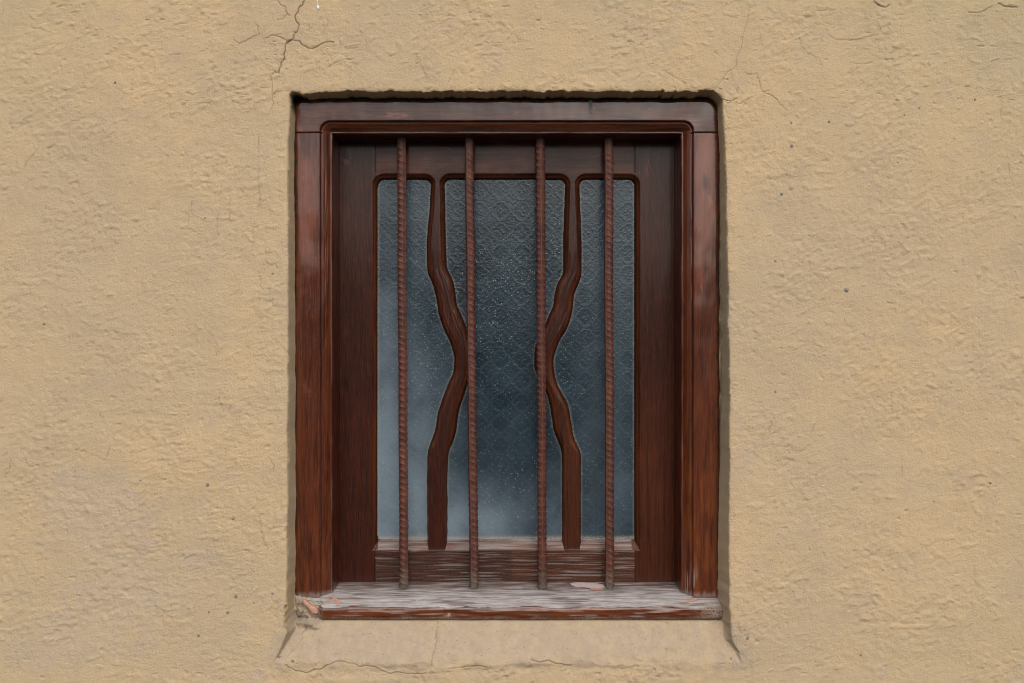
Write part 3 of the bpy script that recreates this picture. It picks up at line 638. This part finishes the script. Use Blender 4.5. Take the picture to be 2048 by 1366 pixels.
def build_sash():
    xs = banded(-392, 374, 5.0, [(-308, -284, 0.9), (gx(850), gx(948), 1.0), (gx(1062), gx(1168), 1.0), (gx(1264), gx(1284), 0.9), (-392, -366, 2), (348, 374, 1.5)])
    zs = banded(-536, 452, 4.0, [(OT - 22, OT + 16, 0.9), (OB - 24, OB + 6, 1.0), (-130, 170, 2.0), (-536, OB - 24, 1.2)])
    X, Z = np.meshgrid(xs, zs)
    d = opening_dist(X, Z)
    carve = 1.0 * noise(X / 40, Z / 26, 201) + 0.5 * noise(X / 10, Z / 14, 202)
    mun = ((X > gx(848)) & (X < gx(950)) | (X > gx(1060)) & (X < gx(1170)))
    wav = mun * sstep(gz(930), gz(890), Z) * sstep(gz(500), gz(540), Z)
    d = d + 0.7 * noise(X / 60, Z / 22, 203) * np.where(mun, 1.0, 0.3)
    dbot = np.where(Z - OB < 0, (Z - OB) * 0.46, Z - OB) + 0.2 * carve
    lowm = mun * sstep(gz(880), gz(905), Z); d = d * (1 + 1.4 * lowm * (d < 0))
    Y = np.interp(d, [-400, -12, -10.6, -9.4, -8.6, -6, -3, -1, 0.5, 3, 8], [SF, SF, SF + 0.4, SF + 1.6, SF + 4.5, SF + 7, SF + 10, SF + 14, GD + 2, GD + 14, GD + 20])
    Yw = np.interp(d, [-400, -13, -10, -7, -4, -2, 0, 3, 8], [SF, SF + 0.5, SF + 1.6, SF + 3.6, SF + 7, SF + 11, GD + 1, GD + 14, GD + 20])
    Y = Y * (1 - wav) + Yw * wav
    stri = noise((X - curve(ML_L, Z) * (X < 0) - curve(MR_L, Z) * (X > 0)) / 4.2, Z / 120, 206)
    Y = Y + 0.55 * wav * stri * (d < -2)
    Yb = np.interp(dbot, [-400, -10.4, -9.6, 0, 2.5, 8], [SF, SF, SF + 1.2, GD + 1, GD + 14, GD + 20])
    lipm = (Yb < Y - 0.3); Y = np.minimum(Y, Yb); d = np.minimum(d, np.where(Z < OB + 6, dbot, 1e9)) * (Y > SF + 0.2) + np.where(Y > SF + 0.2, 0, np.minimum(d, -13))
    Y = Y + 0.35 * noise(X / 30, Z / 200, 205) * (d < -10)
    bottom = (Z < OB) & (Z > OB - 26) & (d > -12)
    # shallow joints
    JL, JR = gx(750) * SF / GD * 0 - 297.0, 266.0
    jt = np.where(Z < OB - 20, 1.0, np.where(Z > OT + 12, 0.55, 0))
    Y = Y + jt * 1.4 * (np.exp(-((X - JL) / 1.0) ** 2) + np.exp(-((X - JR) / 1.0) ** 2))
    # proud bottom rail arris, eased outer edges
    Y = Y + 3.5 * (np.clip((X - 356) / 10, 0, 1) + np.clip((-378 - X) / 10, 0, 1)) ** 2
    lowrail = sstep(OB - 12, OB - 26, Z) * ((X > JL) & (X < JR))
    gr = noise(X / 170, (Z + 2.5 * noise(X / 70, Z / 40, 214)) / 3.6, 207) + 0.6 * noise(X / 90, Z / 2.6, 208)
    Y = Y + 0.9 * lowrail * gr
    streak = sstep(0.38, 0.70, gr + 0.25 * fbm(X / 70, Z / 12, 209, 3))
    lip = ((Z < OB + 3) & (Z > OB - 22) & (X > -291) & (X < 261)) * lipm
    wear = np.clip(0.24 * lowrail * streak + lip * (0.12 + 0.34 * sstep(-0.3, 0.4, noise(X / 110, Z / 2.6, 211))), 0, 1)
    amber = np.clip(0.6 * np.exp(-((d + 7.5) / 2.6) ** 2) + 0.25 * sstep(100, -300, Z) * (X > 0), 0, 1)
    dirt = np.clip(0.9 * np.exp(-((d + 1) / 2.0) ** 2) * (Z > OB + 4) + 0.5 * np.exp(-((Z + 523) / 6) ** 2), 0, 1)
    fade = np.clip(0.5 * sstep(OT + 2, OT + 12, Z) + 0.25 * sstep(-360, -300, X) * 0, 0, 1)
    dust = np.clip(0.55 * np.exp(-((Z - OB + 2) / 4.0) ** 2) * (X > -289) * (X < 258) * ~mun + 0.10 * lowrail, 0, 1)
    at = dict(wear=wear, amber=amber, dirt=dirt, fade=fade, dust=dust)
    dfc, xf, zf = fc(Y), fc(X), fc(Z)
    ok = dfc < GD + 13
    stL = ok & (xf < -293.5); stR = ok & (xf > 263.0)
    mid = ok & ~stL & ~stR
    top = mid & (zf > OT - 16)
    mx = (xf > gx(840)) & (xf < gx(956)); mx2 = (xf > gx(1056)) & (xf < gx(1176))
    inL = (xf > gx(853.5)) & (xf < gx(896.5)); inR = (xf > gx(1122.5)) & (xf < gx(1163.5))
    mL = mid & ~top & ((zf > OB + 6) & mx | (zf > OB - 22) & (zf <= OB + 6) & inL)
    mR = mid & ~top & ((zf > OB + 6) & mx2 | (zf > OB - 22) & (zf <= OB + 6) & inR)
    bot = mid & ~top & ~mL & ~mR & (zf < OB + 8)
    for nm, k, mt, lab in (('sash_stile', stL, M_SASH_V, None), ('sash_stile', stR, M_SASH_V, None), ('sash_top_rail', top, M_SASH_H, None),
                      ('sash_bottom_rail', bot, M_SASH_H, None), ('wavy_muntin', mL, M_SASH_V, None), ('wavy_muntin', mR, M_SASH_V, None)):
        part(nm, field_mesh(nm, X, Z, Y, k, at), mt)
build_sash()

# --- three panes of embossed glass: quatrefoils with little rosettes between them
def glass_relief(X, Z):
    T = 46.4
    u = (X + 25.3) / T + 0.012 * noise(X / 60, Z / 60, 301); v = (Z - 51.5) / T + 0.012 * noise(X / 60, Z / 60, 302)
    qx = u - np.round(u); qz = v - np.round(v)
    ax, az = np.abs(qx), np.abs(qz)
    sdq = np.minimum(np.hypot(ax - 0.165, az), np.hypot(ax, az - 0.165)) - 0.292
    h = 1.0 * np.exp(-(sdq / 0.022) ** 2) + 0.7 * np.exp(-((sdq + 0.062) / 0.018) ** 2) - 0.35 * (sdq < -0.08)
    big, small = np.maximum(ax, az), np.minimum(ax, az)
    h = h + 0.9 * np.exp(-(small / 0.018) ** 2) * sstep(0.03, 0.06, big) * sstep(0.24, 0.19, big)
    rr = np.hypot(qx, qz); an = np.arctan2(qz, qx)
    h = h + 0.7 * np.exp(-((rr - 0.105 - 0.03 * np.cos(4 * an)) / 0.02) ** 2)
    cx, cz = 0.5 - ax, 0.5 - az; rc = np.hypot(cx, cz); ac = np.arctan2(cz, cx)
    h = h + 0.9 * np.exp(-((rc - 0.10) / 0.045) ** 2) * sstep(-0.1, 0.6, np.cos(8 * ac)) + 0.9 * np.exp(-(rc / 0.03) ** 2)
    h = h + 0.5 * np.exp(-((rc - 0.19) / 0.018) ** 2) * (sdq > 0)
    return h
def build_panes():
    bounds = [(gx(757) - 5, gx(915) , 0), (gx(853) , gx(1168), 1), (gx(1062), gx(1268) + 5, 2)]
    for k, (x0, x1, _) in enumerate(bounds):
        fl, fr = OPEN[k]
        xs = np.arange(x0, x1, 1.3); zs = np.arange(OB - 5, OT + 5, 1.3); X, Z = np.meshgrid(xs, zs)
        h = glass_relief(X, Z)
        fineh = 0.35 * noise(X / 6, Z / 6, 311) + 0.3 * noise(X / 3.0, Z / 3.0, 312)
        fineh = fineh * (1.0 + 0.8 * noise(X / 40, Z / 40, 317))
        Y = GD - (0.17 + 0.09 * noise(X / 50, Z / 50, 315)) * h - 0.24 * fineh
        px, py = X / gf + 1024, 683 - Z / gf
        def blob(a, b, rx, ry): return np.exp(-(((px - a) / rx) ** 2 + ((py - b) / ry) ** 2))
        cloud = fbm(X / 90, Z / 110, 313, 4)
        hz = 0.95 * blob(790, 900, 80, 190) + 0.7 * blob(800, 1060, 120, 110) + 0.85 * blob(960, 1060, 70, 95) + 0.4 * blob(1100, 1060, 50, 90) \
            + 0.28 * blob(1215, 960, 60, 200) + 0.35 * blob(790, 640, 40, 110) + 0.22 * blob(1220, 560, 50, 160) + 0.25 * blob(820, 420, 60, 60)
        hz = np.clip(hz * (0.9 + 0.2 * cloud) + 0.05 * cloud + 0.05, 0, 1)  # soft pale areas painted in as reflected light
        sp = np.clip(0.42 + 0.8 * blob(990, 560, 110, 150) + 0.5 * blob(800, 760, 60, 200) + 0.6 * blob(1000, 980, 60, 90) + 0.4 * blob(1100, 470, 60, 60), 0, 1)  # where the painted sparkle is densest
        rim = np.clip(1.0 * np.exp(-((Z - OB) / 5.0) ** 2) + 0.35 * np.exp(-((X - fl(Z)) / 3.0) ** 2) + 0.35 * np.exp(-((X - fr(Z)) / 3.0) ** 2), 0, 1)
        me = field_mesh('glass_pane', X, Z, Y, (fc(X) > fc(fl(Z)) - 5) & (fc(X) < fc(fr(Z)) + 5), dict(painted_reflection=hz, relief=np.clip(h, 0, 1), painted_glints=sp, dust=rim))
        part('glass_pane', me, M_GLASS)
build_panes()

# --- four ribbed steel bars
def build_bar(pt, pb, rot, seed):
    R, N = 10.2, 40; d = 133.0; f = 1 + d / D
    top = np.array([(pt[0] - 1024) * f, (683 - pt[1]) * f + 14]); bot = np.array([(pb[0] - 1024) * f, (683 - pb[1]) * f - 8])
    L = top[1] - bot[1]; n = int(L / 1.35)
    th = np.linspace(0, 2 * np.pi, N, endpoint=False) + 0.0; s = np.linspace(0, L, n)
    TH, SS = np.meshgrid(th, s)
    a = TH - rot                                   # angle from the lengthwise rib
    side = np.where(np.sin(a) > 0, 1.0, -1.0); loc = np.mod(a, np.pi) / np.pi          # 0..1 between two lengthwise ribs
    pitch = 13.4
    ph = SS / pitch + np.where(side > 0, 0.85 * loc, 0.5 + 0.85 * loc) + 0.05 * noise(SS / 40, TH * 0, seed)
    cr = np.exp(-((ph - np.round(ph)) / 0.17) ** 2) * np.sin(np.pi * loc) ** 0.6
    lr = np.exp(-(np.minimum(loc, 1 - loc) * np.pi / 0.17) ** 2)
    wobr = 0.35 * noise(SS / 30, np.cos(TH) * 2, seed + 1) + 0.2 * noise(SS / 5, TH * 3, seed + 2)
    r = R - 1.0 + (1.35 + 0.6 * noise(SS / 26, np.sin(TH), seed + 7)) * cr + 1.6 * lr * (1 - 0.3 * cr) + wobr
    t = SS / L
    CX = bot[0] + (top[0] - bot[0]) * t + 1.2 * noise(SS / 260, SS * 0 + seed, 5); CZ = bot[1] + SS
    Xv = CX + r * np.cos(TH); Yv = d + r * np.sin(TH)
    dirt = np.clip(sstep(70, 10, SS + 14 * noise(SS / 14, TH, seed + 4)) + 0.35 * sstep(L - 60, L, SS), 0, 1)
    idx = np.arange(TH.size).reshape(TH.shape); nx_ = np.roll(idx, -1, axis=1)
    F = np.stack([idx[:-1], nx_[:-1], nx_[1:], idx[1:]], -1).reshape(-1, 4)
    V = np.stack([Xv.ravel() * S, Yv.ravel() * S, CZ.ravel() * S], -1)
    me = mesh_np('ribbed_bar', V, F, dict(ridge=np.maximum(cr, lr), dirt=dirt))
    part('ribbed_bar', me, M_BAR)
# rot: where the lengthwise rib sits; -pi/2 faces the camera
build_bar((803, 276), (808, 1176), math.pi + 0.45 - 0.9, 401)
build_bar((938, 276), (948, 1177), math.pi + 0.95, 402)
build_bar((1080.5, 276), (1085, 1177), -math.pi / 2 + 0.12, 403)
build_bar((1217, 276), (1219, 1178), math.pi + 0.75, 404)

# --- flakes of old paint on the sill and the joints of the frame
def flake(name, pts, thick, mat, parent, lift=0.6, seed=0):
    """curled chip: outline in (photo x, photo y, depth) with its own thickness"""
    rng = np.random.RandomState(seed); V = []; n = len(pts)
    for off in (0.0, thick):
        for (px, py, d) in pts:
            f = 1 + d / D; V.append(((px - 1024) * f * S, (d - lift - off + rng.uniform(-.3, .3)) * S, (683 - py) * f * S))
    F = [tuple(range(n - 1, -1, -1)), tuple(range(n, 2 * n))] + [(i, (i + 1) % n, n + (i + 1) % n, n + i) for i in range(n)]
    me = bpy.data.meshes.new(name); me.from_pydata(V, [], F); me.materials.append(mat)
    return me
def sill_d(py):          # depth of the sill's top where the photo shows row py
    q = SILL_P[:10]; rows = 683 - q[:, 0] / (1 + q[:, 1] / D)
    return float(np.interp(py, rows, q[:, 1]))
def on_sill(pts, mat, seed=0, label=None):
    me = flake('paint_flake', [(x, y, sill_d(y) - 1.5) for x, y in pts], 0.8, mat, sill, 0.8, seed)
    o = link('paint_flake', me, sill)
    if label: o['label'] = label
on_sill([(1140, 1166), (1150, 1164.5), (1170, 1165), (1192, 1166), (1207, 1169), (1210, 1174), (1196, 1176), (1180, 1176), (1168, 1174), (1150, 1173), (1143, 1170)], M_PINK, 1)
on_sill([(1183, 1175), (1196, 1174), (1207, 1176), (1203, 1180), (1190, 1181), (1178, 1179)], M_SALMON, 2)
on_sill([(1360, 1202), (1382, 1199), (1396, 1196), (1393, 1200), (1376, 1204), (1362, 1205)], M_SALMON, 3)
on_sill([(664, 1192), (672, 1195), (678, 1202), (678, 1212), (673, 1208), (671, 1200), (655, 1203), (652, 1201), (666, 1198)], M_SALMON, 4)
def stray(name, pts, d, mat, seed, parent=win):
    me = flake(name, [(x, y, d) for x, y in pts], 1.0, mat, None, 0.5, seed); o = link(name, me, parent); o.location = OFF; return o
stray('paint_scar', [(1177, 202), (1184, 201), (1185, 216), (1184.5, 227), (1180, 227), (1178, 215)], 68.2, M_SLATE, 6)

# the salmon chip lying in the lower left corner
chip_pts = [(605, 1198), (611, 1200), (617, 1206), (624, 1211), (631, 1214), (637, 1222), (636, 1228), (629, 1229), (622, 1224), (616, 1216), (609, 1210), (605, 1204)]
cd = 50.0
cx_, cz_ = 620, 1214; f_ = 1 + cd / D
Vc = []; n = len(chip_pts)
for off, k in ((3.2, 1.0), (0.0, 1.0), (-1.2, 0.82)):
    for px, py in chip_pts: Vc.append(((px - cx_) * k * f_ * S, off * S, (cz_ - py) * k * f_ * S))
Fc = [tuple(range(n - 1, -1, -1))] + [(j * n + i, j * n + (i + 1) % n, (j + 1) * n + (i + 1) % n, (j + 1) * n + i) for j in range(2) for i in range(n)] + [tuple(range(2 * n, 3 * n))]
cm = bpy.data.meshes.new('plaster_chip'); cm.from_pydata(Vc, [], Fc); cm.materials.append(M_SALMON)
for p in cm.polygons: p.use_smooth = True
chip = link('plaster_chip', cm)
chip.location = ((cx_ - 1024) * f_ * S, cd * S, (683 - cz_) * f_ * S + ZC)
tag(chip, 'salmon pink chip lying in the lower left corner beside the window sill', 'chip')
